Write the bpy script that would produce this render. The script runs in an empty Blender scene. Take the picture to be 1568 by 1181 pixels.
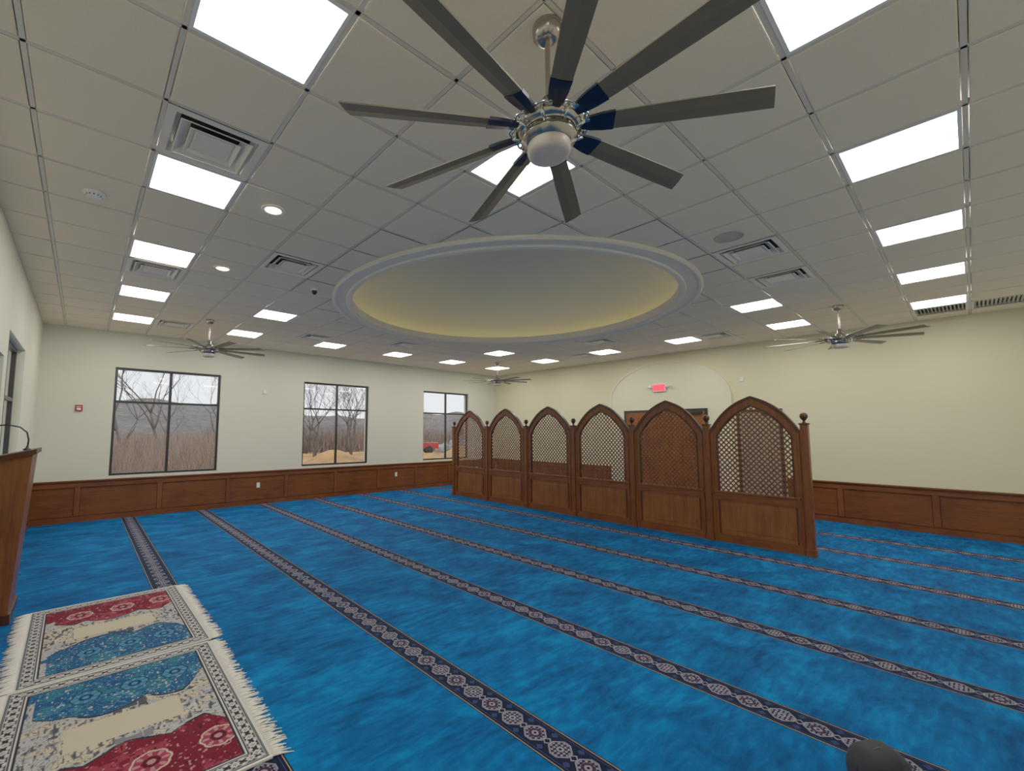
import bpy, bmesh, math, random
import numpy as np
from mathutils import Vector, Matrix
random.seed(7); rng=np.random.RandomState(3)
T=0.6096
ZC=3.649          # ceiling height
CAMZ=1.690
XL,XR,YB,YF=-0.921,10.802,7.221,-4.80
DC=(8.02*T,1.90*T)  # dome centre
try:
    bpy.context.scene.view_settings.view_transform='Standard'
    bpy.context.scene.view_settings.look='None'
    bpy.context.scene.view_settings.gamma=1.5
except Exception: pass

def lin(c):
    c=np.array(c,float)/255.0
    return tuple(np.where(c<=.04045,c/12.92,((c+.055)/1.055)**2.4))

# ------------------------------------------------ node helper
class NT:
    def __init__(s,name):
        s.m=bpy.data.materials.new(name); s.m.use_nodes=True
        s.t=s.m.node_tree; s.b=s.t.nodes["Principled BSDF"]; s.out=s.t.nodes["Material Output"]
    def n(s,typ,**k):
        nd=s.t.nodes.new(typ)
        for a,b in k.items(): setattr(nd,a,b)
        return nd
    def l(s,a,b): s.t.links.new(a.s if isinstance(a,V) else a,b)
    def setin(s,sock,v):
        if isinstance(v,V): s.t.links.new(v.s,sock)
        elif hasattr(v,'is_output'): s.t.links.new(v,sock)
        else: sock.default_value=v
    def math(s,op,a,b=None,c=None):
        nd=s.n("ShaderNodeMath",operation=op)
        for i,v in enumerate((a,b,c)):
            if v is not None: s.setin(nd.inputs[i],v)
        return V(s,nd.outputs[0])
    def mix(s,f,a,b):
        nd=s.n("ShaderNodeMix",data_type='RGBA')
        s.setin(nd.inputs[0],f); s.setin(nd.inputs[6],a if not isinstance(a,tuple) else (*a,1)[:4]); s.setin(nd.inputs[7],b if not isinstance(b,tuple) else (*b,1)[:4])
        return nd.outputs[2]
    def noise(s,vec,scale,detail=3,rough=.5,dist=0):
        nd=s.n("ShaderNodeTexNoise"); nd.inputs["Scale"].default_value=scale; nd.inputs["Detail"].default_value=detail
        nd.inputs["Roughness"].default_value=rough; nd.inputs["Distortion"].default_value=dist
        if vec is not None: s.setin(nd.inputs["Vector"],vec)
        return V(s,nd.outputs["Fac"])
    def mapped(s,src,scale=(1,1,1),rot=(0,0,0)):
        mp=s.n("ShaderNodeMapping"); s.t.links.new(src,mp.inputs[0]); mp.inputs["Scale"].default_value=scale; mp.inputs["Rotation"].default_value=rot
        return mp.outputs[0]
    def obj(s): return s.n("ShaderNodeTexCoord").outputs["Object"]
    def pos(s): return s.n("ShaderNodeNewGeometry").outputs["Position"]
    def xyz(s,v):
        nd=s.n("ShaderNodeSeparateXYZ"); s.t.links.new(v,nd.inputs[0]); return [V(s,o) for o in nd.outputs]
    def ramp(s,f,pts):
        nd=s.n("ShaderNodeValToRGB"); s.setin(nd.inputs[0],f); e=nd.color_ramp.elements
        while len(e)<len(pts): e.new(.5)
        for i,(p,c) in enumerate(pts): e[i].position=p; e[i].color=(*c,1)
        return nd.outputs[0]
    def bump(s,h,strength=.3,dist=.01):
        nd=s.n("ShaderNodeBump"); nd.inputs["Strength"].default_value=strength; nd.inputs["Distance"].default_value=dist
        s.setin(nd.inputs["Height"],h); s.t.links.new(nd.outputs[0],s.b.inputs["Normal"])
class V:
    def __init__(s,nt,so): s.nt=nt; s.s=so
    def __add__(a,b): return a.nt.math('ADD',a,b)
    def __radd__(a,b): return a.nt.math('ADD',a,b)
    def __sub__(a,b): return a.nt.math('SUBTRACT',a,b)
    def __rsub__(a,b): return a.nt.math('SUBTRACT',b,a)
    def __mul__(a,b): return a.nt.math('MULTIPLY',a,b)
    def __rmul__(a,b): return a.nt.math('MULTIPLY',a,b)
    def __truediv__(a,b): return a.nt.math('DIVIDE',a,b)
    def __lt__(a,b): return a.nt.math('LESS_THAN',a,b)
    def __gt__(a,b): return a.nt.math('GREATER_THAN',a,b)
    def abs(a): return a.nt.math('ABSOLUTE',a)
    def round(a): return a.nt.math('ROUND',a)
    def max(a,b): return a.nt.math('MAXIMUM',a,b)
    def min(a,b): return a.nt.math('MINIMUM',a,b)

def simple(name,col,rough=.5,metal=0,noise_amt=.06,nscale=8,spec=.5,bump=0,bscale=200):
    k=NT(name); b=k.b
    c=lin(col)
    f=k.noise(k.obj(),nscale,4)
    lo=tuple(x*(1-noise_amt*2) for x in c); hi=tuple(min(1,x*(1+noise_amt*2)) for x in c)
    k.l(k.mix(f,lo,hi),b.inputs["Base Color"])
    b.inputs["Roughness"].default_value=rough; b.inputs["Metallic"].default_value=metal
    b.inputs["Specular IOR Level"].default_value=spec
    if bump: k.bump(k.noise(k.obj(),bscale,3),bump,.002)
    return k.m
def emis(name,col,strength):
    k=NT(name); b=k.b
    b.inputs["Base Color"].default_value=(*lin(col),1)
    b.inputs["Emission Color"].default_value=(*lin(col),1); b.inputs["Emission Strength"].default_value=strength
    return k.m
def wood(name,c1,c2,axis=2,rough=.38):
    k=NT(name); b=k.b
    sc=[14,14,14]; sc[axis]=1.2
    v=k.mapped(k.obj(),tuple(sc))
    f=k.noise(v,1.6,6,.6,1.2)
    g=k.noise(k.obj(),1.7,3,.6)
    c=k.ramp(f*.65+g*.45,[(.3,lin(c1)),(.62,lin(c2)),(.8,tuple(x*1.15 for x in lin(c2)))])
    k.l(c,b.inputs["Base Color"]); b.inputs["Roughness"].default_value=rough
    b.inputs["Specular IOR Level"].default_value=.25
    k.bump(f,.08,.002)
    return k.m

M={}
M['wall']=simple("wall_paint_cream",(222,221,198),.85,noise_amt=.012,nscale=3,spec=.15,bump=.08,bscale=120)
M['wallB']=simple("wall_paint_warm_cream",(222,216,176),.85,noise_amt=.012,nscale=3,spec=.15,bump=.08,bscale=120)
M['arch']=simple("arch_paint",(229,224,190),.85,noise_amt=.012,spec=.15)
M['tbar']=simple("tbar_metal_paint",(216,208,192),.5,noise_amt=.01)
M['dome']=simple("dome_plaster",(238,232,206),.8,noise_amt=.015,nscale=1.5,spec=.2)
M['ring']=simple("dome_ring_paint",(240,230,208),.6,noise_amt=.015)
M['vent']=simple("vent_metal_white",(236,228,212),.4,noise_amt=.02)
M['dark']=simple("duct_dark",(14,14,15),.8)
M['leak_back']=simple("leak_backing",(120,118,112),.8)
M['frame']=simple("window_frame_bronze",(14,12,12),.4)
M['nickel']=simple("brushed_nickel",(170,162,150),.22,1.0,.04,30)
M['chrome']=simple("chrome_polished",(200,200,197),.08,1.0,.02)
M['blade']=simple("fan_blade_taupe",(98,88,66),.42,.1,.04,10)
M['bladedk']=simple("fan_bracket_navy",(14,22,36),.3,.3,.05)
M['frost']=simple("frosted_lens",(205,190,178),.4,0,.01)
WC1,WC2=(56,26,9),(112,57,21)
M['wood']=wood("stained_wood",WC1,WC2)
M['woodH']=wood("stained_wood_horizontal",(54,24,8),(106,52,19),0)
M['woodY']=wood("stained_wood_sideways",WC1,WC2,1)
M['wooddk']=wood("dark_stained_wood",(34,15,6),(66,32,13))
M['woodlt']=wood("light_stained_wood",(72,35,12),(128,70,28))
M['white']=simple("white_plastic",(235,235,232),.4,noise_amt=.01)
M['red']=simple("alarm_red",(160,8,14),.35)
M['black']=simple("black_plastic",(8,8,9),.45)
M['blackbag']=simple("bag_fabric_dark",(10,13,22),.8,noise_amt=.15,nscale=60,bump=.3)
M['panel']=emis("led_diffuser",(255,250,241),12.8)
M['can']=emis("can_light_lens",(255,228,180),8.0)
M['cove']=emis("cove_led",(255,240,150),1.0)
M['exit']=emis("exit_letters",(255,20,40),2.0)
M['fringe']=simple("rug_fringe_cotton",(224,218,206),.9,noise_amt=.1,nscale=90)

# acoustic tile
k=NT("acoustic_tile"); f=k.noise(k.obj(),90,5,.7)
k.l(k.mix(f,lin((234,217,188)),lin((253,239,210))),k.b.inputs["Base Color"]); k.b.inputs["Roughness"].default_value=.95; k.b.inputs["Specular IOR Level"].default_value=.1
k.bump(f,.2,.003); M['tile']=k.m

# carpet
k=NT("prayer_hall_carpet"); P=k.pos(); x,y,z=k.xyz(P)
s0,ds=.515,1.264
kk=((x-s0)/ds).round()
lx=x-s0-kk*ds; ax=lx.abs()
valid=(kk>-.5)*(kk<7.5)
p=.17
ky=(y/p).round(); ly=(y-ky*p)
ay=ly.abs()
octd=ax.max(ay).max((ax+ay)*.76)
par=k.math('MODULO',ky.abs(),2.0)
n1=k.noise(k.mapped(P,(1.0,1.5,1),(0,0,.5)),1.8,5,.62,.8); n2=k.noise(k.mapped(P,(2.2,8,1),(0,0,.35)),2.2,4,.6,.4); n3=k.noise(P,260,3)
base=k.ramp(n1*.6+n2*.4,[(.36,lin((0,48,98))),(.5,lin((0,78,144))),(.65,lin((0,116,190)))])
base=k.mix(n3*.3,base,lin((0,44,96)))
navy=lin((7,9,26)); cream=lin((128,122,138)); gold=lin((140,114,78)); rust=lin((46,22,38)); blueg=lin((30,42,80))
st=k.mix(n3*.4,navy,lin((22,24,48)))
st=k.mix((ax>.088)*(ax<.093),st,blueg)
med=(octd<.066)
ring1=(octd>.056)*(octd<.066); star=k.math('SINE',(ax*150)) * k.math('SINE',(ay*150))
inner=(octd<.054)
st=k.mix(med*ring1*.85,st,cream)
st=k.mix(inner*(star.abs()>.45),st,cream)
st=k.mix(inner*(par>.5)*(octd<.036),st,rust)
st=k.mix((octd<.020),st,cream)
st=k.mix((octd<.009),st,navy)
dd=(p/2-ay).abs()
dia=(ax+dd)
st=k.mix((dia<.028)*(dia>.019),st,cream)
dm=((ax-.066).abs()+dd)
st=k.mix((dm<.022),st,blueg)
edge=(ax>.107)*(ax<.113)
st=k.mix(edge,st,gold)
mask=(ax<.120)*valid
k.l(k.mix(mask,base,st),k.b.inputs["Base Color"])
k.b.inputs["Roughness"].default_value=.92; k.b.inputs["Specular IOR Level"].default_value=.05
k.b.inputs["Sheen Weight"].default_value=.05; k.b.inputs["Sheen Tint"].default_value=(.2,.6,1,1)
k.bump(n3*.6+n2*.6,.35,.006); M['carpet']=k.m

# glass
k=NT("window_glass"); tr=k.n("ShaderNodeBsdfTransparent"); gl=k.n("ShaderNodeBsdfGlossy"); gl.inputs["Roughness"].default_value=.02
mx=k.n("ShaderNodeMixShader"); mx.inputs[0].default_value=.04; k.l(tr.outputs[0],mx.inputs[1]); k.l(gl.outputs[0],mx.inputs[2]); k.l(mx.outputs[0],k.out.inputs[0]); M['glass']=k.m

def vcol(name,attr="Col",rough=.9):
    k=NT(name); a=k.n("ShaderNodeVertexColor",layer_name=attr)
    f=k.noise(k.obj(),400,2)
    k.l(k.mix(f*.25,a.outputs[0],(.02,.02,.02)),k.b.inputs["Base Color"]); k.b.inputs["Roughness"].default_value=rough; k.b.inputs["Specular IOR Level"].default_value=.1
    k.bump(f,.3,.002)
    return k.m
M['rug']=vcol("woven_rug")

# ------------------------------------------------ mesh builder
class MB:
    def __init__(s): s.v=[];s.f=[];s.mi=[];s.mats=[];s.sm=[]
    def mat(s,m):
        if m not in s.mats: s.mats.append(m)
        return s.mats.index(m)
    def add(s,vs,fs,m,smooth=False,mtx=None):
        o=len(s.v); i=s.mat(m)
        for v in vs:
            v=Vector(v)
            if mtx is not None: v=mtx@v
            s.v.append(tuple(v))
        for f in fs: s.f.append([a+o for a in f]); s.mi.append(i); s.sm.append(smooth)
    def box(s,a,b,m,mtx=None,bev=0):
        x0,y0,z0=a;x1,y1,z1=b
        if bev:
            c=bev
            bm=bmesh.new(); bmesh.ops.create_cube(bm,size=1)
            for v in bm.verts: v.co=Vector(((x0+x1)/2+v.co.x*(x1-x0),(y0+y1)/2+v.co.y*(y1-y0),(z0+z1)/2+v.co.z*(z1-z0)))
            bmesh.ops.bevel(bm,geom=bm.edges[:],offset=c,segments=2,affect='EDGES',profile=.5)
            bm.verts.index_update()
            s.add([v.co[:] for v in bm.verts],[[v.index for v in f.verts] for f in bm.faces],m,False,mtx); bm.free(); return
        vs=[(x0,y0,z0),(x1,y0,z0),(x1,y1,z0),(x0,y1,z0),(x0,y0,z1),(x1,y0,z1),(x1,y1,z1),(x0,y1,z1)]
        s.add(vs,[(0,3,2,1),(4,5,6,7),(0,1,5,4),(1,2,6,5),(2,3,7,6),(3,0,4,7)],m,False,mtx)
    def lathe(s,prof,m,seg=32,mtx=None,smooth=True,close=False):
        vs=[];n=len(prof)
        for i in range(seg):
            a=2*math.pi*i/seg
            for r,z in prof: vs.append((r*math.cos(a),r*math.sin(a),z))
        fs=[]
        rn=n if close else n-1
        for i in range(seg):
            j=(i+1)%seg
            for q in range(rn):
                q2=(q+1)%n
                fs.append((i*n+q,j*n+q,j*n+q2,i*n+q2))
        s.add(vs,fs,m,smooth,mtx)
    def tube(s,pts,r,m,seg=8,mtx=None):
        pts=[Vector(p) for p in pts]; vs=[];n=len(pts)
        rr=r if isinstance(r,(list,tuple)) else [r]*n
        for i,p in enumerate(pts):
            t=(pts[min(i+1,n-1)]-pts[max(i-1,0)]).normalized()
            up=Vector((0,0,1)) if abs(t.z)<.9 else Vector((1,0,0))
            a=t.cross(up).normalized(); b=t.cross(a)
            for q in range(seg):
                an=2*math.pi*q/seg; vs.append(p+(a*math.cos(an)+b*math.sin(an))*rr[i])
        fs=[]
        for i in range(n-1):
            for q in range(seg):
                q2=(q+1)%seg; fs.append((i*seg+q,i*seg+q2,(i+1)*seg+q2,(i+1)*seg+q))
        fs.append(tuple(range(seg))[::-1]); fs.append(tuple((n-1)*seg+q for q in range(seg)))
        s.add(vs,fs,m,True,mtx)
    def mesh(s,name):
        me=bpy.data.meshes.new(name); me.from_pydata(s.v,[],s.f)
        for m in s.mats: me.materials.append(m)
        me.polygons.foreach_set("material_index",s.mi); me.polygons.foreach_set("use_smooth",s.sm)
        me.update(); return me
    def obj(s,name,parent=None,loc=None):
        o=bpy.data.objects.new(name,s.mesh(name)); bpy.context.scene.collection.objects.link(o)
        if parent: o.parent=parent
        if loc: o.location=loc
        return o
def link(name,me,parent=None,loc=(0,0,0),rot=(0,0,0)):
    o=bpy.data.objects.new(name,me); bpy.context.scene.collection.objects.link(o); o.parent=parent; o.location=loc; o.rotation_euler=rot; return o
def empty(name,loc=(0,0,0),rot=(0,0,0)):
    e=bpy.data.objects.new(name,None); bpy.context.scene.collection.objects.link(e); e.location=loc; e.rotation_euler=rot; e.empty_display_size=.2; return e

# ------------------------------------------------ room shell
b=MB(); b.box((-3.2,-5.0,-.12),(XR+.3,YB+.25,0),M['carpet']); b.obj("floor")
RT=5.4
def wall_x(name,y0,y1,x0,x1,openings,m):
    b=MB(); cur=x0
    for xa,xb,za,zb in sorted(openings):
        b.box((cur,y0,0),(xa,y1,RT),m); b.box((xa,y0,0),(xb,y1,za),m); b.box((xa,y0,zb),(xb,y1,RT),m); cur=xb
    b.box((cur,y0,0),(x1,y1,RT),m); return b.obj(name)
def wall_y(name,x0,x1,y0,y1,openings,m):
    b=MB(); cur=y0
    for ya,yb,za,zb in sorted(openings):
        if ya>cur: b.box((x0,cur,0),(x1,ya,RT),m)
        if za>0: b.box((x0,ya,0),(x1,yb,za),m)
        b.box((x0,ya,zb),(x1,yb,RT),m); cur=yb
    b.box((x0,cur,0),(x1,y1,RT),m); return b.obj(name)
wins=[(.166,2.051),(3.944,5.793),(7.679,9.534)]
ZB,ZT=.817,2.939
wall_x("wall_back",YB,YB+.22,XL-.30,XR+.25,[(a,c,ZB,ZT) for a,c in wins],M['wall'])
wall_x("wall_front",YF-.2,YF,-3.2,XR+.25,[],M['wall'])
wall_y("wall_right",XR,XR+.25,YF,YB,[],M['wallB'])
ZW4=2.77
wall_y("wall_left",XL-.30,XL,YF,YB,[(-2.4,2.75,0,2.45),(3.0,4.68,ZB,ZW4)],M['wall'])
b=MB(); b.box((-2.4,-2.4,0),(-2.2,2.75,2.7),M['wall']); b.box((-2.4,2.75,0),(XL-.30,2.95,2.7),M['wall'])
b.box((-2.4,-2.6,0),(XL-.30,-2.4,2.7),M['wall']); b.box((-2.4,-2.6,2.7),(XL-.30,2.95,2.8),M['wall']); b.obj("wall_niche")
b=MB(); b.box((-3.2,-5.0,RT),(XR+.25,YB+.22,RT+.15),M['dark']); b.obj("roof_light_block")  # unseen slab added to keep sky light from leaking in above the ceiling

# ------------------------------------------------ ceiling
lights=[(i,j) for i in range(0,16,3) for j in range(-6,10,3)]
drop={(3,0),(3,3),(12,0),(12,3),(6,6),(9,6),(6,-3),(9,-3),(6,0),(6,3),(9,0),(9,3)}
lights=[l for l in lights if l not in drop]
vents=[(0,-1),(2,2),(8,-4),(10,-4),(0,4),(1,9),(5,8),(8,7),(15,-1),(13,2),(15,4)]
grilles=[(16,-7),(16,-6)]
RC=4.24*T
i0,i1=-2,18; j0,j1=-8,12
def cl(a,lo,hi): return max(lo,min(hi,a))
b=MB()
for i in range(i0,i1):
    for j in range(j0,j1):
        if (i,j) in lights or (i,j) in vents or (i,j) in grilles: continue
        xa,xb,ya,yb=i*T,(i+1)*T,j*T,(j+1)*T
        xa_,xb_,ya_,yb_=cl(xa+.017,XL,XR),cl(xb-.017,XL,XR),cl(ya+.017,YF,YB),cl(yb-.017,YF,YB)
        if xb_-xa_<.02 or yb_-ya_<.02: continue
        ds_=[math.hypot(px-DC[0],py-DC[1]) for px in(xa,xb) for py in(ya,yb)]
        if max(ds_)<RC: continue
        if min(ds_)>RC and not (abs((xa+xb)/2-DC[0])<RC and abs((ya+yb)/2-DC[1])<RC and min(ds_)<RC+.3):
            e=.006; z=ZC-.007
            vs=[(xa_,ya_,ZC),(xb_,ya_,ZC),(xb_,yb_,ZC),(xa_,yb_,ZC),(xa_,ya_,z+.002),(xb_,ya_,z+.002),(xb_,yb_,z+.002),(xa_,yb_,z+.002),(xa_+e,ya_+e,z),(xb_-e,ya_+e,z),(xb_-e,yb_-e,z),(xa_+e,yb_-e,z)]
            fs=[(0,1,5,4),(1,2,6,5),(2,3,7,6),(3,0,4,7),(4,5,9,8),(5,6,10,9),(6,7,11,10),(7,4,8,11),(8,9,10,11)]
            b.add(vs,fs,M['tile'])
        else:
            n=12
            for a in range(n):
                for c in range(n):
                    u0=xa_+(xb_-xa_)*a/n;u1=xa_+(xb_-xa_)*(a+1)/n;v0=ya_+(yb_-ya_)*c/n;v1=ya_+(yb_-ya_)*(c+1)/n
                    if math.hypot((u0+u1)/2-DC[0],(v0+v1)/2-DC[1])>RC:
                        b.add([(u0,v0,ZC-.007),(u1,v0,ZC-.007),(u1,v1,ZC-.007),(u0,v1,ZC-.007)],[(0,1,2,3)],M['tile'])
def bar(p0,p1,horiz):
    n=max(1,int(abs((p1[0]-p0[0])+(p1[1]-p0[1]))/.05)); segs=[];cur=None
    for q in range(n):
        ta,tb=q/n,(q+1)/n
        mx_=p0[0]+(p1[0]-p0[0])*(ta+tb)/2; my_=p0[1]+(p1[1]-p0[1])*(ta+tb)/2
        if math.hypot(mx_-DC[0],my_-DC[1])>RC:
            if cur is None: cur=[ta,tb]
            else: cur[1]=tb
        elif cur: segs.append(cur);cur=None
    if cur: segs.append(cur)
    for ta,tb in segs:
        ax_,ay_=p0[0]+(p1[0]-p0[0])*ta,p0[1]+(p1[1]-p0[1])*ta; bx_,by_=p0[0]+(p1[0]-p0[0])*tb,p0[1]+(p1[1]-p0[1])*tb
        if horiz: b.box((ax_,ay_-.012,ZC-.003),(bx_,ay_+.012,ZC+.03),M['tbar'])
        else: b.box((ax_-.012,ay_,ZC-.003),(bx_+.012,by_,ZC+.03),M['tbar'])
for i in range(i0,i1+1):
    if XL<i*T<XR: bar((i*T,YF),(i*T,YB),False)
for j in range(j0,j1+1):
    if YF<j*T<YB: bar((XL,j*T),(XR,j*T),True)
n=96
for q in range(n):
    a0=2*math.pi*q/n;a1=2*math.pi*(q+1)/n
    def far(a):
        dx,dy=math.cos(a),math.sin(a); ts=[]
        if dx>0: ts.append((XR-DC[0])/dx)
        if dx<0: ts.append((XL-DC[0])/dx)
        if dy>0: ts.append((YB-DC[1])/dy)
        if dy<0: ts.append((YF-DC[1])/dy)
        t=min(ts); return (DC[0]+dx*t,DC[1]+dy*t,ZC+.10)
    b.add([(DC[0]+RC*1.03*math.cos(a0),DC[1]+RC*1.03*math.sin(a0),ZC+.10),far(a0),far(a1),(DC[0]+RC*1.03*math.cos(a1),DC[1]+RC*1.03*math.sin(a1),ZC+.10)],[(0,1,2,3)],M['leak_back'])  # backing sheet added behind the tiles to stop light leaking through
b.obj("ceiling")
b=MB()
b.box((XL,YB-.022,ZC-.004),(XR,YB,ZC+.02),M['tbar']); b.box((XR-.022,YF,ZC-.004),(XR,YB,ZC+.02),M['tbar']); b.box((XL,YF,ZC-.004),(XL+.022,YB,ZC+.02),M['tbar'])
b.obj("trim_1")

# dome
mt=Matrix.Translation((DC[0],DC[1],0))
RO,RI=4.50*T,4.04*T
b=MB()
prof=[(RO,ZC+.0),(RO,ZC-.030),(RO-.02,ZC-.045),(RO-.04,ZC-.045),(RO-.055,ZC-.022),(RI+.085,ZC-.022),(RI+.07,ZC-.04),(RI+.02,ZC-.045),(RI,ZC-.028),(RI,ZC+.09),(RI+.02,ZC+.09),(RI+.02,ZC+.0),(RO-.02,ZC+.0)]
b.lathe(prof,M['ring'],128,mt,False)
b.obj("dome_ring")
b=MB(); RD=4.38*T; prof=[(RD,ZC-.005),(RD,ZC+.10)]
for q in range(1,25):
    a=math.pi/2*q/24; prof.append((RD*math.cos(a)+.0001,ZC+.10+1.25*math.sin(a)))
b.lathe(prof,M['dome'],128,mt,True); b.obj("ceiling_dome")
b=MB(); r0=4.18*T
b.lathe([(r0,ZC+.015),(r0+.03,ZC+.015),(r0+.03,ZC+.03),(r0,ZC+.03)],M['cove'],128,mt,False,True); b.obj("cove_light_strip")

# light panels
b=MB(); h=T/2
b.box((-h+.014,-h+.014,-.004),(-h+.034,h-.014,.02),M['white']);b.box((h-.034,-h+.014,-.004),(h-.014,h-.014,.02),M['white'])
b.box((-h+.034,-h+.014,-.004),(h-.034,-h+.034,.02),M['white']);b.box((-h+.034,h-.034,-.004),(h-.034,h-.014,.02),M['white'])
b.add([(-h+.03,-h+.03,.004),(h-.03,-h+.03,.004),(h-.03,h-.03,.004),(-h+.03,h-.03,.004)],[(0,3,2,1)],M['panel'])
me=b.mesh("ceiling_light_panel")
for i,j in lights: link("ceiling_light_panel",me,None,((i+.5)*T,(j+.5)*T,ZC-.002))
# vents
def nested(b,levels):
    for (ho,hi,zo,zi) in levels:
        o=[(-ho,-ho,zo),(ho,-ho,zo),(ho,ho,zo),(-ho,ho,zo)]; i_=[(-hi,-hi,zi),(hi,-hi,zi),(hi,hi,zi),(-hi,hi,zi)]
        b.add(o+i_,[(0,1,5,4),(1,2,6,5),(2,3,7,6),(3,0,4,7)],M['vent'])
b=MB(); h=T/2-.013
nested(b,[(h,h-.05,-.006,-.006),(h-.05,h-.05,-.006,.012),(h-.052,h-.085,.010,.045),(h-.078,h-.085,-.016,-.018),(h-.085,h-.145,-.018,.030),(h-.138,h-.145,-.016,-.018),(h-.145,h-.19,-.018,.014)])
q=h-.175; b.box((-q,-q,-.010),(q,q,.004),M['vent'],bev=.004)
b.box((-q+.09,-q+.09,-.0115),(q-.09,q-.09,-.0095),M['vent'])
q=h-.06; b.box((-q,-q,.055),(q,q,.06),M['dark'])
mv=b.mesh("air_vent")
for i,j in vents: link("air_vent",mv,None,((i+.5)*T,(j+.5)*T,ZC-.003))
b=MB()
nested(b,[(h,h-.03,-.006,-.006)])
for q in range(13):
    yy=-h+.05+q*(2*h-.1)/12; b.add([(-h+.03,yy,-.004),(h-.03,yy,-.004),(h-.03,yy+.018,.02),(-h+.03,yy+.018,.02)],[(0,1,2,3)],M['vent'])
b.box((-h+.01,-h+.01,.04),(h-.01,h-.01,.045),M['dark'])
mg=b.mesh("return_air_grille")
for i,j in grilles: link("return_air_grille",mg,None,((i+.5)*T,(j+.5)*T,ZC-.002))
b=MB(); b.lathe([(.095,-.001),(.093,-.006),(.072,-.008),(.066,.0)],M['white'],32); b.lathe([(.068,-.002),(.001,-.002)],M['can'],32)
mc=b.mesh("recessed_can_light")
for i,j in [(1,0),(1,3)]: link("recessed_can_light",mc,None,((i+.5)*T,(j+.5)*T,ZC-.009))
M['spk']=simple("speaker_grille",(178,170,156),.7)
b=MB(); b.lathe([(.13,0),(.128,-.008),(.118,-.01),(.115,-.006),(.06,-.009),(.001,-.011)],M['spk'],40); o=b.obj("ceiling_speaker"); o.location=(7.5*T,-3.47*T,ZC-.008)
b=MB(); b.lathe([(.075,0),(.075,-.012),(.055,-.02),(.05,-.038),(.035,-.046),(.001,-.048)],M['white'],32)
for q in range(12):
    a=q*math.pi/6; b.box((.05,-.004,-.034),(.054,.004,-.02),M['dark'],Matrix.Rotation(a,4,'Z'))
md=b.mesh("smoke_detector")
link("smoke_detector",md,None,(-.5*T,1.6*T,ZC-.008)); link("smoke_detector",md,None,(14.0*T,-6.9*T,ZC-.008))
b=MB(); b.lathe([(.045,0),(.045,-.03),(.04,-.035)],M['white'],24); b.lathe([(.038,-.033),(.036,-.06),(.022,-.08),(.001,-.088)],M['black'],24)
o=b.obj("security_camera"); o.location=(3.38*T,3.5*T,ZC-.008)

# ------------------------------------------------ ceiling fans
def fan_meshes():
    ms={}
    b=MB(); b.lathe([(.001,0),(.068,0),(.07,-.01),(.066,-.05),(.045,-.075),(.03,-.08),(.001,-.08)],M['nickel'],32); ms['canopy']=b.mesh("canopy")
    b=MB(); b.lathe([(.0125,-.075),(.0125,-.42)],M['nickel'],16); b.lathe([(.013,-.36),(.028,-.37),(.03,-.42),(.04,-.44),(.045,-.46)],M['nickel'],24); ms['downrod']=b.mesh("downrod")
    b=MB(); z=-.520
    b.lathe([(.001,z+.085),(.045,z+.083),(.055,z+.07),(.058,z+.05),(.075,z+.045),(.11,z+.042),(.118,z+.034),(.12,z+.01),(.125,z+.005),(.15,z+.002),(.155,z-.01),(.128,z-.018),(.122,z-.022),(.122,z-.05),(.128,z-.055),(.128,z-.062),(.108,z-.068),(.104,z-.085),(.001,z-.085)],M['nickel'],48)
    for q in range(9):
        a=2*math.pi*q/9; R=Matrix.Rotation(a,4,'Z')
        R2=Matrix.Rotation(a+math.pi/9,4,'Z')
        pts=[(.115+.035*(1-math.cos(t)),.036*math.sin(t),z+.0) for t in np.linspace(0,2*math.pi,15)]
        b.tube(pts,.006,M['chrome'],6,R2)
        b.tube([(.13,.0,z-.045),(.165,.0,z-.03),(.172,.0,z+.0),(.15,0,z+.03),(.118,0,z+.03)],.007,M['chrome'],6,R2)
        b.box((.11,-.03,z-.006),(.185,.03,z+.008),M['chrome'],R,.003)
    b.lathe([(.1225,z-.026),(.1255,z-.03),(.1225,z-.034)],M['black'],40)
    ms['motor']=b.mesh("motor_housing")
    b=MB(); b.lathe([(.098,z-.083),(.1,z-.09),(.1,z-.118),(.094,z-.134),(.075,z-.142),(.001,z-.146)],M['frost'],40); ms['lens']=b.mesh("light_lens")
    b=MB()
    for q in range(9):
        a=-2*math.pi*q/9
        R=Matrix.Rotation(a,4,'Z')@Matrix.Translation((0,0,z))@Matrix.Rotation(math.radians(-13),4,'X')
        def sect(x,w0,w1,th):
            return [(x,-w0,-th/2),(x,0,-th/2-.004),(x,w1,-th/2),(x,w1,th/2),(x,0,th/2-.004),(x,-w0,th/2)]
        def loft(secs,m):
            vs=[v for s_ in secs for v in s_]; fs=[]
            for i in range(len(secs)-1):
                for c in range(6):
                    c2=(c+1)%6; fs.append((i*6+c,i*6+c2,(i+1)*6+c2,(i+1)*6+c))
            fs.append(tuple(range(5,-1,-1))); fs.append(tuple((len(secs)-1)*6+c for c in range(6)))
            b.add(vs,fs,m,False,R)
        s1=[sect(x,w,w,.006) for x,w in [(.20,.036),(.30,.045),(.5,.050),(.78,.054)]]
        tip=[(.925,-.054,-.003),(.945,0,-.007),(.965,.054,-.003),(.965,.054,.003),(.945,0,-.001),(.925,-.054,.003)]
        s1.append(tip); loft(s1,M['blade'])
        s2=[sect(x,w,w,.014) for x,w in [(.15,.024),(.19,.036),(.24,.044),(.295,.047)]]; loft(s2,M['bladedk'])
        for yy in(-.02,.02): b.lathe([(.001,.012),(.006,.011),(.007,.007)],M['chrome'],8,R@Matrix.Translation((.26,yy,.0)))
    ms['blades']=b.mesh("fan_blades")
    return ms
fm=fan_meshes()
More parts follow.
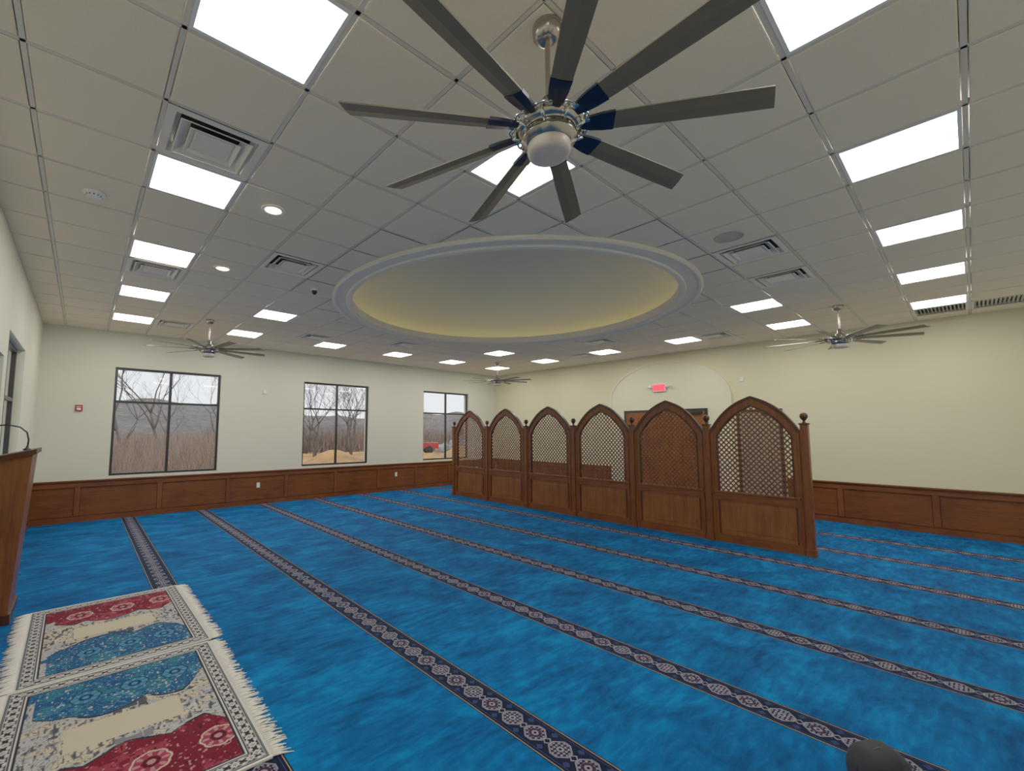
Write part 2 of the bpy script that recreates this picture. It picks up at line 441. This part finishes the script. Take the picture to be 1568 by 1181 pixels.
def fan(x,y,azdeg):
    e=empty("ceiling_fan",(x,y,ZC-.006),(0,0,math.radians(90-azdeg)))
    for nme,key in [("canopy",'canopy'),("downrod",'downrod'),("motor_housing",'motor'),("light_lens",'lens'),("fan_blades",'blades')]:
        link(nme,fm[key],e)
fan(1.34,-2.36,62.4); fan(2.22*T,8.2*T,50); fan(14.1*T,8.15*T,70); fan(14.0*T,-3.85*T,35)

# ------------------------------------------------ windows
def window(name,x0,x1,z0,z1,loc,rot):
    b=MB(); w=.045; d=.05
    b.box((x0,0,z0),(x0+w,d,z1),M['frame']); b.box((x1-w,0,z0),(x1,d,z1),M['frame'])
    b.box((x0+w,0,z0),(x1-w,d,z0+w),M['frame']); b.box((x0+w,0,z1-w),(x1-w,d,z1),M['frame'])
    xm=(x0+x1)/2; b.box((xm-.025,-.002,z0+w),(xm+.025,d,z1-w),M['frame'])
    zt=z1-.68; b.box((x0+w,-.001,zt-.022),(xm-.025,d,zt+.022),M['frame']); b.box((xm+.025,-.001,zt-.022),(x1-w,d,zt+.022),M['frame'])
    b.add([(x0+w,d*.6,z0+w),(x1-w,d*.6,z0+w),(x1-w,d*.6,z1-w),(x0+w,d*.6,z1-w)],[(0,1,2,3)],M['glass'])
    o=b.obj(name); o.location=loc; o.rotation_euler=rot; return o
for q,(a,c) in enumerate(wins): window("window_%d"%(q+1),a,c,ZB,ZT,(0,YB+.05,0),(0,0,0))
window("window_4",3.0,4.68,ZB,ZW4,(XL-.08,0,0),(0,0,math.radians(90)))

# ------------------------------------------------ wainscot
ZW=.767
def wains(name,segs,rot,loc,mats,ps):
    mv_,mh_=mats
    b=MB()
    for (u,v) in segs:
        b.box((u,-.012,0),(v,0,ZW-.03),mh_); b.box((u,-.03,0),(v,-.012,.11),mh_,bev=.003); b.box((u,-.03,ZW-.13),(v,-.012,ZW-.03),mh_,bev=.003)
        b.box((u,-.05,ZW-.03),(v,0,ZW),mh_,bev=.006); b.box((u,-.038,ZW-.045),(v,0,ZW-.03),M['wooddk'])
        b.box((u,-.034,.11),(v,-.012,.118),M['wooddk']); b.box((u,-.018,ZW-.14),(v,-.012,ZW-.13),M['wooddk'])
        for p in ps:
            if not u+.05<p<v-.05: continue
            b.box((p-.04,-.028,.11),(p+.04,-.012,ZW-.13),mv_,bev=.003)
            for s_ in (-1,1): b.box((p+s_*.045-.005,-.018,.118),(p+s_*.045+.005,-.012,ZW-.13),M['wooddk'])
    o=b.obj(name); o.location=loc; o.rotation_euler=(0,0,rot); return o
wains("wainscot_back",[(0,XR-XL-.002)],0,(XL+.001,YB-.001,0),(M['wood'],M['woodH']),[(-.27+1.28*q)-XL for q in range(0,9)])
yr=YB-.055
wains("wainscot_right",[(0,yr-2.80),(yr+1.07,yr-YF-.01)],-math.pi/2,(XR-.001,yr,0),(M['wood'],M['woodH']),[.50+1.22*q for q in range(0,10)])
wains("wainscot_left",[(0,YB-2.80-.01)],math.pi/2,(XL+.001,2.755,0),(M['wood'],M['woodH']),[.6+1.2*q for q in range(0,4)])

# ------------------------------------------------ wall B arch + doors
b=MB(); yc=1.32; a=1.47; z0=2.50; hh=.96; N_=40
def apts(a,hh): return [(yc-a,0),(yc-a,z0)]+[(yc-a*math.cos(t),z0+hh*math.sin(t)) for t in np.linspace(0,math.pi,N_)][1:-1]+[(yc+a,z0),(yc+a,0)]
pts=apts(a,hh)
n=len(pts); vs=[(XR-.06,y_,z_) for y_,z_ in pts]+[(XR,y_,z_) for y_,z_ in pts]
b.add(vs,[tuple(range(n))]+[(q,(q+1)%n,n+(q+1)%n,n+q) for q in range(n)],M['arch'])
pi_=apts(a-.045,hh-.045)
vs=[(XR-.08,y_,z_) for y_,z_ in pts]+[(XR-.08,y_,z_) for y_,z_ in pi_]+[(XR-.06,y_,z_) for y_,z_ in pts]+[(XR-.06,y_,z_) for y_,z_ in pi_]
fs=[]
for q in range(n-1): fs+=[(q,q+1,n+q+1,n+q),(q,2*n+q,2*n+q+1,q+1),(n+q,n+q+1,3*n+q+1,3*n+q)]
b.add(vs,fs,M['arch']); b.obj("wall_arch_panel")
def door(name,ya,yb,zt,xf,m,double=True):
    b=MB(); f=.06
    b.box((xf-.03,ya,0),(xf,ya+f,zt),M['frame']); b.box((xf-.03,yb-f,0),(xf,yb,zt),M['frame']); b.box((xf-.03,ya+f,zt-f),(xf,yb-f,zt),M['frame'])
    leaves=[(ya+f,(ya+yb)/2-.004),((ya+yb)/2+.004,yb-f)] if double else [(ya+f,yb-f)]
    for u,v in leaves:
        b.box((xf-.018,u,.01),(xf-.002,v,zt-f),m)
        s=.12
        for (c0,c1) in [(u,u+s),(v-s,v)]: b.box((xf-.026,c0,.01),(xf-.018,c1,zt-f),m)
        for (c0,c1) in [(.01,.25),(1.0,1.14),(zt-f-.14,zt-f)]: b.box((xf-.026,u+s,c0),(xf-.018,v-s,c1),m)
        b.tube([(xf-.03,v-.07,.98),(xf-.075,v-.07,1.0),(xf-.075,v-.07,1.14),(xf-.03,v-.07,1.16)],.009,M['nickel'])
        b.box((xf-.08,u+.05,zt-f-.06),(xf-.026,u+.3,zt-f-.01),M['black'])
    return b.obj(name)
door("door_1",.34,2.37,2.25,XR-.061,M['woodlt'])
M['doorgrey']=simple("door_paint_grey",(132,130,112),.5)
door("door_2",-1.05,-.22,2.19,XR-.001,M['doorgrey'],double=False)
e=empty("exit_sign",(XR-.06,1.42,2.80))
b=MB(); b.box((-.045,-.16,-.10),(0,.16,.10),M['white'],bev=.008); b.box((-.05,-.14,-.08),(-.044,.14,.08),emis("exit_face",(255,70,84),.7)); b.obj("sign_housing",e)
b=MB()
for s in(-1,1):
    b.lathe([(.001,.04),(.04,.035),(.048,0),(.03,-.03),(.001,-.035)],M['white'],20,Matrix.Translation((-.06,s*.22,.03))@Matrix.Rotation(-math.pi/2,4,'Y'))
    b.box((-.04,s*.16-.05,.015),(-.02,s*.16+.05,.04),M['white'])
b.obj("emergency_lamps",e)
cu=bpy.data.curves.new("exit_text","FONT"); cu.body="EXIT"; cu.size=.15; cu.align_x='CENTER'; cu.align_y='CENTER'; cu.extrude=.002; cu.materials.append(M['exit'])
o=bpy.data.objects.new("exit_text",cu); bpy.context.scene.collection.objects.link(o); o.parent=e; o.location=(-.054,0,0); o.rotation_euler=(math.pi/2,0,-math.pi/2)

# wall fixtures
b=MB(); b.box((-.035,-.006,-.057),(.035,0,.057),M['white'],bev=.002)
for zz in(-.024,.024):
    b.box((-.016,-.008,zz-.014),(.016,-.006,zz+.014),M['white'],bev=.002)
    for s in(-.006,.006): b.box((s-.001,-.0085,zz-.005),(s+.001,-.008,zz+.005),M['dark'])
mo=b.mesh("power_outlet")
for x_,z_ in [(2.93,.44),(6.71,.46),(9.9,.46)]: link("power_outlet",mo,None,(x_,YB-.0135,z_))
link("power_outlet",mo,None,(XL+.0135,6.7,.47),(0,0,math.pi/2)); link("power_outlet",mo,None,(XR-.0135,-4.05,.47),(0,0,-math.pi/2))
b=MB(); b.box((-.055,-.03,-.06),(.055,0,.06),M['red'],bev=.006); b.box((-.03,-.034,-.035),(.03,-.03,.0),M['white'],bev=.002)
b.box((-.035,-.033,.02),(.035,-.03,.03),M['white'])
o=b.obj("fire_alarm_pull"); o.location=(-.34,YB,2.11)
b=MB(); b.box((-.04,-.02,-.05),(.04,0,.05),M['white'],bev=.005); b.box((-.025,-.022,-.01),(.025,-.02,.03),M['vent']); mt_=b.mesh("wall_thermostat")
link("wall_thermostat",mt_,None,(3.0,YB,2.62)); link("wall_thermostat",mt_,None,(XR,-.35,2.86),(0,0,-math.pi/2))

# ------------------------------------------------ lattice divider
XD=7.46; Y0=-2.05; PW=1.258
e=empty("lattice_room_divider",(XD,Y0,0))
def archz(t,zz,h):
    t=min(1,abs(t)); return zz+h*(1-.42*t-.58*t**2.7)
hw=PW/2-.045; ST=.095
oz,oh=1.70,.53; iz,ih=1.64,.46; ia=hw-ST
b=MB(); th=.022
def cont(aw,zz,h,zb):
    P_=[(-aw,zb),(-aw,(zb+zz)/2)]
    for t in np.linspace(-1,1,33): P_.append((aw*t,archz(t,zz,h)))
    P_+= [(aw,(zb+zz)/2),(aw,zb)]; return P_
oc=cont(hw,oz,oh,0); ic=cont(ia,iz,ih,0)
def strip(b,A,B,x0,x1,m):
    n=len(A); vs=[(x0,s,z_) for s,z_ in A]+[(x0,s,z_) for s,z_ in B]+[(x1,s,z_) for s,z_ in A]+[(x1,s,z_) for s,z_ in B]; fs=[]
    for q in range(n-1):
        fs+=[(q,q+1,n+q+1,n+q),(2*n+q,3*n+q,3*n+q+1,2*n+q+1),(q,2*n+q,2*n+q+1,q+1),(n+q,n+q+1,3*n+q+1,3*n+q)]
    fs+=[(0,n,3*n,2*n),(n-1,3*n-1,4*n-1,2*n-1)]
    b.add(vs,fs,m)
strip(b,oc,ic,-th,th,M['wood'])
oc2=[(s*1.0,z_+.012) for s,z_ in cont(hw,oz,oh,oz)[2:-2]]; ic2=cont(hw-.03,oz-.02,oh-.01,oz)[2:-2]
strip(b,oc2,ic2,-th-.014,th+.014,M['wooddk'])
icb=cont(ia,iz,ih,.76); ic3=cont(ia-.018,iz-.01,ih-.012,.76); strip(b,icb,ic3,-th-.006,th+.006,M['wooddk'])
b.box((-th,-ia,.64),(th,ia,.76),M['woodY']); b.box((-th,-ia,0.0),(th,ia,.13),M['woodY']); b.box((-.008,-ia,.13),(.008,ia,.64),M['woodlt'])
b.box((-th-.012,-hw,.755),(th+.012,hw,.78),M['woodlt'],bev=.004)
b.box((-.014,-ia+.06,.19),(.014,ia-.06,.58),M['woodlt'],bev=.005)
for s_ in(-1,1):
    b.box((-th-.008,s_*ia-.012,.13),(th+.008,s_*ia+.004,.64),M['wooddk'])
    b.box((-th-.012,s_*(hw-.03)-.012,.0),(th+.012,s_*(hw-.03)+.012,oz),M['wood'],bev=.004)
mp=b.mesh("frame_panel")
b=MB(); sp=.078; wd=.0100
def inside(s,z_): return abs(s)<ia-.01 and z_>.77 and z_<archz(s/ia,iz,ih)-.005
for sgn,xo in((1,-.006),(-1,.0)):
    for c in np.arange(-1.0,3.4,sp):
        run=None; ss=np.linspace(-ia,ia,160); segs=[]
        for s in ss:
            z_=c+sgn*s*1.1
            if inside(s,z_):
                if run is None: run=[s,s]
                else: run[1]=s
            elif run: segs.append(run);run=None
        if run: segs.append(run)
        for u,v in segs:
            if v-u<.01: continue
            p0=Vector((0,u,c+sgn*u*1.1));p1=Vector((0,v,c+sgn*v*1.1)); d=(p1-p0).normalized(); nn=Vector((0,-d.z,d.y))*wd
            p0=p0-d*.012; p1=p1+d*.012
            vs=[]
            for xx in(xo,xo+.006):
                for pp in(p0-nn,p1-nn,p1+nn,p0+nn): vs.append((xx,pp.y,pp.z))
            b.add(vs,[(0,1,2,3),(4,7,6,5),(0,4,5,1),(1,5,6,2),(2,6,7,3),(3,7,4,0)],M['wood'])
ml=b.mesh("lattice")
b=MB(); b.box((-.045,-.045,0),(.045,.045,1.80),M['wood'],bev=.005); b.box((-.055,-.055,1.80),(.055,.055,1.825),M['wooddk'],bev=.004); b.box((-.055,-.055,0),(.055,.055,.10),M['wood'],bev=.004)
b.lathe([(.03,1.825),(.016,1.84),(.014,1.86),(.028,1.872),(.045,1.90),(.048,1.925),(.04,1.952),(.02,1.968),(.001,1.972)],M['wooddk'],20)
mpo=b.mesh("post")
for q in range(6):
    link("frame_panel_%d"%(q+1),mp,e,(0,PW*(q+.5),0)); link("lattice_%d"%(q+1),ml,e,(0,PW*(q+.5),0))
for q in range(7): link("post_%d"%(q+1),mpo,e,(0,PW*q,0))

# ------------------------------------------------ rugs
def vnoise(X,Y,sc,seed):
    r=np.random.RandomState(seed); g=r.rand(64,64); x_=X*sc;y_=Y*sc; xi=np.floor(x_).astype(int);yi=np.floor(y_).astype(int); fx=x_-xi;fy=y_-yi
    fx=fx*fx*(3-2*fx);fy=fy*fy*(3-2*fy)
    a=g[xi%64,yi%64];b_=g[(xi+1)%64,yi%64];c=g[xi%64,(yi+1)%64];d=g[(xi+1)%64,(yi+1)%64]
    return (a*(1-fx)+b_*fx)*(1-fy)+(c*(1-fx)+d*fx)*fy
def make_rug(name,W,H,flip,loc,rot,seed):
    nx,ny=int(W/.004),int(H/.004)
    X,Y=np.meshgrid(np.linspace(0,W,nx),np.linspace(0,H,ny),indexing='ij')
    t=Y/H if not flip else 1-Y/H    # 0 = red end, 1= blue end
    s=X/W
    Yt=t*H
    n1=vnoise(X,Yt,9,seed);n2=vnoise(X,Yt,28,seed+1);n3_=vnoise(X,Yt,70,seed+2); fb=n1*.5+n2*.3+n3_*.2
    def C(c): return np.array(lin(c))
    cream=C((204,188,158)); red=C((104,6,26)); red2=C((146,38,56)); pink=C((188,118,126)); blue=C((6,64,112)); lblue=C((66,134,172)); tq=C((28,96,122)); char=C((28,28,36)); grey=C((116,116,122)); lg=C((180,178,176)); white=C((212,208,200)); dgrey=C((62,64,70))
    col=np.zeros((nx,ny,3)); col[:]=cream
    def cont_(nf,fr,w): q=nf*fr; return np.abs(q-np.round(q))<w
    st_=vnoise(X*2.2,Yt,34,seed+5)
    orn=(np.abs(t-.5)<.24)&((s<.26)|(s>.74)|(np.abs(t-.5)>.075))
    col[orn&(fb>.50)]=lg
    col[orn&(st_>.62)]=grey; col[orn&(st_>.80)]=dgrey
    col[orn&cont_(n1*.6+n2*.4,9,.08)]=dgrey
    def med(cx_,cy_,R_,cols,m):
        dx=X-cx_;dy=Yt-cy_; r=np.hypot(dx,dy); th_=np.arctan2(dy,dx)
        rr=r/(R_*(1+.10*np.abs(np.cos(th_*4))))
        for i,(a,b_,c_) in enumerate(cols): col[m&(rr>=a)&(rr<b_)]=c_
        pet=(rr<.85)&(rr>.5)&(np.cos(th_*8)>.35); col[m&pet]=cols[0][2]
    er=.33+.045*np.abs(np.sin(s*math.pi*3.0))-.75*np.clip(np.abs(s-.54)-.28,0,1)+.03*(n1-.5)
    mr=t<er; col[mr]=red
    col[mr&(fb>.60)]=red2; col[mr&cont_(n1*.5+n2*.5,8,.06)]=C((58,2,12)); col[mr&(n3_>.86)]=pink
    for cx_ in (.30,.57,.84): med(W*cx_,H*.215,.085,[(0,.22,pink),(.22,.45,C((64,4,16))),(.45,.9,red2),(.9,1.0,cream)],mr)
    col[(np.abs(t-er)<.006)]=char; col[(t>er+.006)&(t<er+.016)]=lg
    mc_=(t<.36)&(~mr)|(mr&((s<.15)|(s>.91))&(n1>.42)); col[mc_&(n1>.35)]=lg; col[mc_&cont_(n2,5,.1)]=dgrey
    eb=.66-.05*np.abs(np.sin(s*math.pi*3.0+.6))+.75*np.clip(np.abs(s-.52)-.25,0,1)+.03*(n1-.5)
    mb=t>eb; col[mb]=blue
    col[mb&(fb>.58)]=tq; col[mb&cont_(n1*.5+n2*.5,8,.05)]=lblue; col[mb&(n3_>.85)]=lg
    for cx_ in (.34,.56,.76): med(W*cx_,H*.785,.075,[(0,.22,lblue),(.22,.45,C((4,36,74))),(.45,.9,C((40,104,146))),(.9,1.0,C((2,30,62)))],mb)
    col[(np.abs(t-eb)<.007)]=char; col[(t<eb-.007)&(t>eb-.016)]=lg
    mc_=(t>.64)&(~mb)|(mb&((s<.13)|(s>.90))&(n1>.40)); col[mc_&(n1>.35)]=lg; col[mc_&cont_(n2,5,.1)]=dgrey
    for cx_,w_,h_ in ((.47,.02,.05),(.52,.035,.03),(.58,.02,.045)):
        col[(np.abs(s-cx_)<w_)&(np.abs(t-.62)<h_*.7)&(t<eb)]=dgrey
        col[(np.abs(s-cx_)<w_)&(np.abs(t-.385)<h_*.5)&(t>er)]=grey
    d=np.minimum(np.minimum(X,W-X),np.minimum(Y,H-Y))
    bw=.11
    inb=d<bw; col[inb]=char
    along=np.where(np.minimum(X,W-X)<np.minimum(Y,H-Y),Y,X); q=(along/.075); fr=np.abs(q-np.round(q))*.075; dd=np.abs(d-bw/2)
    vine=(np.abs(dd-.024*np.abs(np.sin(along*math.pi/.075)))<.005); col[inb&vine]=lg
    col[inb&((fr+dd)<.024)&((fr+dd)>.013)]=white
    col[inb&((fr+dd)<.007)]=pink
    fr2=.0375-fr; col[inb&(fr2<.008)&(np.abs(dd-.018)<.007)]=white
    for a_,b_,cc in [(0,.009,white),(.013,.018,grey),(.021,.025,lg),(bw-.026,bw-.022,lg),(bw-.016,bw-.008,white),(bw-.004,bw+.003,char)]: col[(d>=a_)&(d<b_)]=cc
    z_=.010+.0035*np.sin(Y*3.1+X*1.7+seed)**2*(np.minimum(d,.2)/.2)
    vs=np.stack([X-W/2,Y-H/2,z_],-1).reshape(-1,3)
    idx=np.arange(nx*ny).reshape(nx,ny)
    fs=np.stack([idx[:-1,:-1],idx[1:,:-1],idx[1:,1:],idx[:-1,1:]],-1).reshape(-1,4)
    me=bpy.data.meshes.new(name+"_pile"); me.from_pydata(vs.tolist(),[],fs.tolist()); me.materials.append(M['rug'])
    ca=me.color_attributes.new("Col",'FLOAT_COLOR','POINT'); cc=np.ones((nx*ny,4),np.float32); cc[:,:3]=col.reshape(-1,3); ca.data.foreach_set("color",cc.ravel())
    e=empty(name,loc,(0,0,rot)); link("pile",me,e)
    b=MB(); r=random.Random(seed)
    for side in(-1,1):
        b.box((side*W/2-.006,-H/2,.001),(side*W/2+.006,H/2,.010),M['fringe'])
        yy=-H/2
        while yy<H/2:
            L_=r.uniform(.065,.115); dy=r.uniform(-.03,.03)
            p=[(side*W/2,yy,.008),(side*(W/2+L_*.5),yy+dy*.3,.007),(side*(W/2+L_),yy+dy,.003)]
            b.tube(p,[.0045,.0055,.002],M['fringe'],4); yy+=.0085
    for sy in(-1,1): b.box((-W/2,sy*H/2-.006,.001),(W/2,sy*H/2+.006,.012),M['fringe'])
    b.obj("fringe",e)
    return e
make_rug("prayer_rug",1.14,1.60,True,(.045,1.325,.0),.012,5)
make_rug("prayer_rug",1.14,1.60,False,(.02,-.31,.0),-.012,11)

# ------------------------------------------------ lectern
b=MB()
def prism(b,bot,top,m):
    b.add(list(bot)+list(top),[(3,2,1,0),(4,5,6,7),(0,1,5,4),(1,2,6,5),(2,3,7,6),(3,0,4,7)],m)
ya,yb=1.97,2.55
prism(b,[(-1.12,ya,0.09),(-.68,ya,0.09),(-.68,yb,0.09),(-1.12,yb,0.09)],[(-1.2,ya,1.33),(-.60,ya,1.47),(-.60,yb,1.47),(-1.2,yb,1.33)],M['wood'])
b.box((-1.15,ya-.02,0),(-.66,yb+.02,.09),M['wooddk'],bev=.006)
prism(b,[(-1.05,ya-.012,.2),(-.75,ya-.012,.2),(-.75,ya,.2),(-1.05,ya,.2)],[(-1.10,ya-.012,1.18),(-.69,ya-.012,1.24),(-.69,ya,1.24),(-1.10,ya,1.18)],M['wood'])
prism(b,[(-1.24,ya-.03,1.32),(-.575,ya-.03,1.475),(-.575,yb+.03,1.475),(-1.24,yb+.03,1.32)],[(-1.24,ya-.03,1.365),(-.575,ya-.03,1.52),(-.575,yb+.03,1.52),(-1.24,yb+.03,1.365)],M['wooddk'])
b.obj("lectern")
b=MB(); b.lathe([(.03,0),(.03,.012),(.012,.02),(.01,.04)],M['black'],16,Matrix.Translation((-.66,2.25,1.502)))
b.tube([(-.66,2.25,1.52),(-.655,2.25,1.60),(-.67,2.25,1.67),(-.72,2.25,1.72),(-.80,2.25,1.74),(-.90,2.25,1.73)],.007,M['black'],8)
b.tube([(-.90,2.25,1.73),(-.96,2.25,1.725)],.013,M['black'],10); b.obj("gooseneck_microphone")

# ------------------------------------------------ bag
bm=bmesh.new(); bmesh.ops.create_icosphere(bm,subdivisions=4,radius=1)
sg=lambda a,p: math.copysign(abs(a)**p,a)
for v in bm.verts:
    c=v.co.copy()
    v.co=Vector((sg(c.x,.85)*.125,sg(c.y,.9)*.10,max(-.09,c.z*.125)+.09+.004*math.sin(c.x*9)))
me=bpy.data.meshes.new("bag_body"); bm.to_mesh(me); bm.free(); me.materials.append(M['blackbag'])
for p_ in me.polygons: p_.use_smooth=True
e=empty("shoulder_bag",(2.71,-3.18,0),(0,0,math.radians(-40))); link("bag_body",me,e)
b=MB(); b.tube([(.118*math.cos(t),-.02,.09+.118*math.sin(t)) for t in np.linspace(.15,math.pi-.15,14)],.006,M['black'],8)
b.tube([(-.10,-.075,.08),(-.05,-.098,.10),(.05,-.098,.10),(.10,-.075,.08)],.003,M['nickel'],6); b.obj("strap",e)

# ------------------------------------------------ exterior
k=NT("dirt_ground"); n_=k.noise(k.pos(),.35,6,.65); k.l(k.ramp(n_,[(.35,lin((140,106,70))),(.55,lin((206,148,82))),(.7,lin((216,172,118)))]),k.b.inputs["Base Color"]); k.b.inputs["Roughness"].default_value=1; M['dirt']=k.m
k=NT("winter_hillside"); n_=k.noise(k.mapped(k.pos(),(1,1,2.5)),.9,8,.75); g_=k.noise(k.pos(),.12,3)
k.l(k.ramp(n_*.7+g_*.3,[(.35,lin((88,80,78))),(.5,lin((122,112,106))),(.65,lin((156,144,134)))]),k.b.inputs["Base Color"]); k.b.inputs["Roughness"].default_value=1; k.bump(n_,1,.6); M['hill']=k.m
M['bark']=simple("bare_bark",(92,82,76),.9,noise_amt=.2)
M['stick']=simple("dry_brush",(162,134,114),.95,noise_amt=.25,nscale=3)
M['stone']=simple("grey_stone",(150,148,146),.95,noise_amt=.2,nscale=2)
b=MB(); b.box((-60,YB+.3,-.7),(120,130,-.4),M['dirt']); b.obj("exterior_ground")
def grid(name,x0,x1,y0,y1,nx,ny,zf,m):
    vs=[];fs=[]
    for i in range(nx+1):
        for j in range(ny+1):
            X=x0+(x1-x0)*i/nx;Y=y0+(y1-y0)*j/ny; vs.append((X,Y,zf(X,Y)))
    for i in range(nx):
        for j in range(ny):
            a=i*(ny+1)+j; fs.append((a,a+ny+1,a+ny+2,a+1))
    b=MB(); b.add(vs,fs,m,True); return b.obj(name)
grid("exterior_hillside",-60,120,47,120,90,30,lambda X,Y:-.6+ (Y-45)/75*8*(1+.18*math.sin(X*.06+1))*(1/(1+math.exp(-(Y-55)/6)))+ .5*math.sin(X*.4)*math.sin(Y*.3),M['hill'])
grid("exterior_dirt_mound",5.5,24,16,24,50,20,lambda X,Y:-.55+1.15*math.exp(-((Y-20)/2.2)**2)*(.6+.25*math.sin(X*.7)+.2*math.sin(X*1.9)),M['dirt'])
r=random.Random(9); b=MB(); ST_=M['stick']; BK=M['bark']
def stick(x,y,z,h,lean,m,w):
    dx=r.uniform(-lean,lean);dy=r.uniform(-lean,lean)
    b.add([(x-w,y,z),(x+w,y,z),(x+dx,y+dy,z+h),(x,y+w*1.5,z)],[(0,1,2),(1,3,2),(3,0,2)],m)
for q in range(12000):
    y=r.uniform(12,38); x=r.uniform(-2.5+(y-8)*-.02,.2+ (y+3.5)*.26)
    stick(x,y,-.4,r.uniform(.7,1.9)*(.8+.014*y),.55,ST_ if r.random()<.75 else BK,r.uniform(.006,.016)*(y/18))
for q in range(8000):
    y=r.uniform(37,46); x=r.uniform(.2*(y),1.1*y)
    stick(x,y,-.4,r.uniform(1.2,3.2),.8,ST_ if r.random()<.5 else BK,r.uniform(.012,.035))
b.obj("brush_thicket")
def tree_mesh(seed,height):
    r=random.Random(seed); b=MB()
    def grow(p,d,L_,rad,lv):
        n=3 if lv<2 else 2; pts=[p];q=p.copy();dd=d.copy()
        for i in range(n):
            dd=(dd+Vector((r.uniform(-.2,.2),r.uniform(-.2,.2),r.uniform(-.03,.13)))).normalized(); q=q+dd*(L_/n); pts.append(q.copy())
        b.tube(pts,[rad*(1-.45*i/n) for i in range(n+1)],M['bark'],5 if lv<2 else 3)
        if lv>=5: return
        kids=4 if lv==0 else 3
        for c in range(kids):
            a=r.uniform(0,6.28); sp_=r.uniform(.45,.85); perp=Vector((math.cos(a),math.sin(a),r.uniform(0,.4)))
            nd=(dd+perp*sp_).normalized(); st=pts[-1] if c<2 else pts[r.randint(1,n)]
            grow(st,nd,L_*r.uniform(.6,.78),rad*.52,lv+1)
    grow(Vector((0,0,0)),Vector((0,0,1)),height*.36,height*.012,0)
    return b.mesh("bare_tree")
tms=[tree_mesh(s_,9) for s_ in(1,2,3)]
tl=[(1.6,27,1.0),(3.9,31,1.05),(8.2,38,.85),(5.3,42,.9),(11.5,24.5,.7),(13.5,29,.85),(14.8,27,.8),(17.5,31,.9),(19.0,34,.9),(16,37,1.0),(30,42,.6),(36,48,.7),(43,54,.6),(-12,6,1),(-14,12,1.1),(-11,18,1.0),(12.5,40,1.1),(20.5,38,1.0)]
for q,(x_,y_,s_) in enumerate(tl):
    o=link("bare_tree",tms[q%3],None,(x_,y_,-.45),(0,0,q*1.7)); o.scale=(s_,s_,s_)
b=MB()
for q in range(80):
    x_=r.uniform(27.5,36);y_=r.uniform(29,33); s_=r.uniform(.3,.8)
    bm=bmesh.new(); bmesh.ops.create_icosphere(bm,subdivisions=1,radius=s_)
    for v in bm.verts: v.co*=r.uniform(.75,1.15)
    hz=1.5*math.exp(-((x_-32)/3.5)**2)
    b.add([(v.co.x+x_,v.co.y+y_,v.co.z*.7-.2+r.uniform(0,hz)) for v in bm.verts],[[v.index for v in f.verts] for f in bm.faces],M['stone']); bm.free()
b.obj("rock_pile")
M['truckred']=simple("car_paint_red",(180,16,24),.25); M['tire']=simple("tire_rubber",(14,14,14),.8)
b=MB()
prof=[(-2.7,.5),(-2.7,1.05),(-.3,1.05),(-.15,1.1),(0,1.75),(1.0,1.75),(1.5,1.15),(2.6,1.02),(2.75,.55)]
n=len(prof); vs=[(x_,-.95,z_) for x_,z_ in prof]+[(x_,.95,z_) for x_,z_ in prof]
b.add(vs,[tuple(range(n))[::-1],tuple(range(n,2*n))]+[(q,(q+1)%n,n+(q+1)%n,n+q) for q in range(n)],M['truckred'])
b.add([(-.02,-.96,1.18),(1.3,-.96,1.18),(.95,-.96,1.66),(.06,-.96,1.66)],[(0,1,2,3)],M['black']); b.add([(-2.5,-.85,1.055),(-.45,-.85,1.055),(-.45,.85,1.055),(-2.5,.85,1.055)],[(0,1,2,3)],M['black'])
for x_ in(-1.8,1.75):
    for s_ in(-1,1): b.lathe([(.001,.13),(.25,.13),(.38,.12),(.38,-.12),(.25,-.13),(.001,-.13)],M['tire'],20,Matrix.Translation((x_,s_*.88,.38))@Matrix.Rotation(math.pi/2,4,'X'))
o=b.obj("pickup_truck"); o.location=(23.4,30.8,-.4); o.rotation_euler=(0,0,math.radians(150))

# ------------------------------------------------ world
w=bpy.data.worlds.new("overcast_sky"); bpy.context.scene.world=w; w.use_nodes=True; t=w.node_tree; bg=t.nodes["Background"]
tc=t.nodes.new("ShaderNodeTexCoord"); sx=t.nodes.new("ShaderNodeSeparateXYZ"); rp=t.nodes.new("ShaderNodeValToRGB")
t.links.new(tc.outputs["Generated"],sx.inputs[0]); t.links.new(sx.outputs[2],rp.inputs[0]); t.links.new(rp.outputs[0],bg.inputs[0])
rp.color_ramp.elements[0].position=0; rp.color_ramp.elements[0].color=(.76,.79,.82,1); rp.color_ramp.elements[1].position=.5; rp.color_ramp.elements[1].color=(.70,.77,.85,1)
bg.inputs[1].default_value=1.0

# ------------------------------------------------ camera
f,cx,cy,yaw,pit,rol=669.612,691.875,604.746,.700,.0840,.003
F=Vector((math.sin(yaw)*math.cos(pit),math.cos(yaw)*math.cos(pit),math.sin(pit)))
R0=Vector((math.cos(yaw),-math.sin(yaw),0)); U0=R0.cross(F)
R=R0*math.cos(rol)+U0*math.sin(rol); U=-R0*math.sin(rol)+U0*math.cos(rol)
cam=bpy.data.cameras.new("camera"); co=bpy.data.objects.new("camera",cam); bpy.context.scene.collection.objects.link(co)
mw=Matrix(((R.x,U.x,-F.x,-.270),(R.y,U.y,-F.y,-3.565),(R.z,U.z,-F.z,CAMZ),(0,0,0,1)))
co.matrix_world=mw
cam.sensor_fit='HORIZONTAL'; cam.sensor_width=36; cam.lens=f/1568*36; cam.shift_x=(784-cx)/1568; cam.shift_y=(cy-590.5)/1568; cam.clip_start=.05; cam.clip_end=500
bpy.context.scene.camera=co
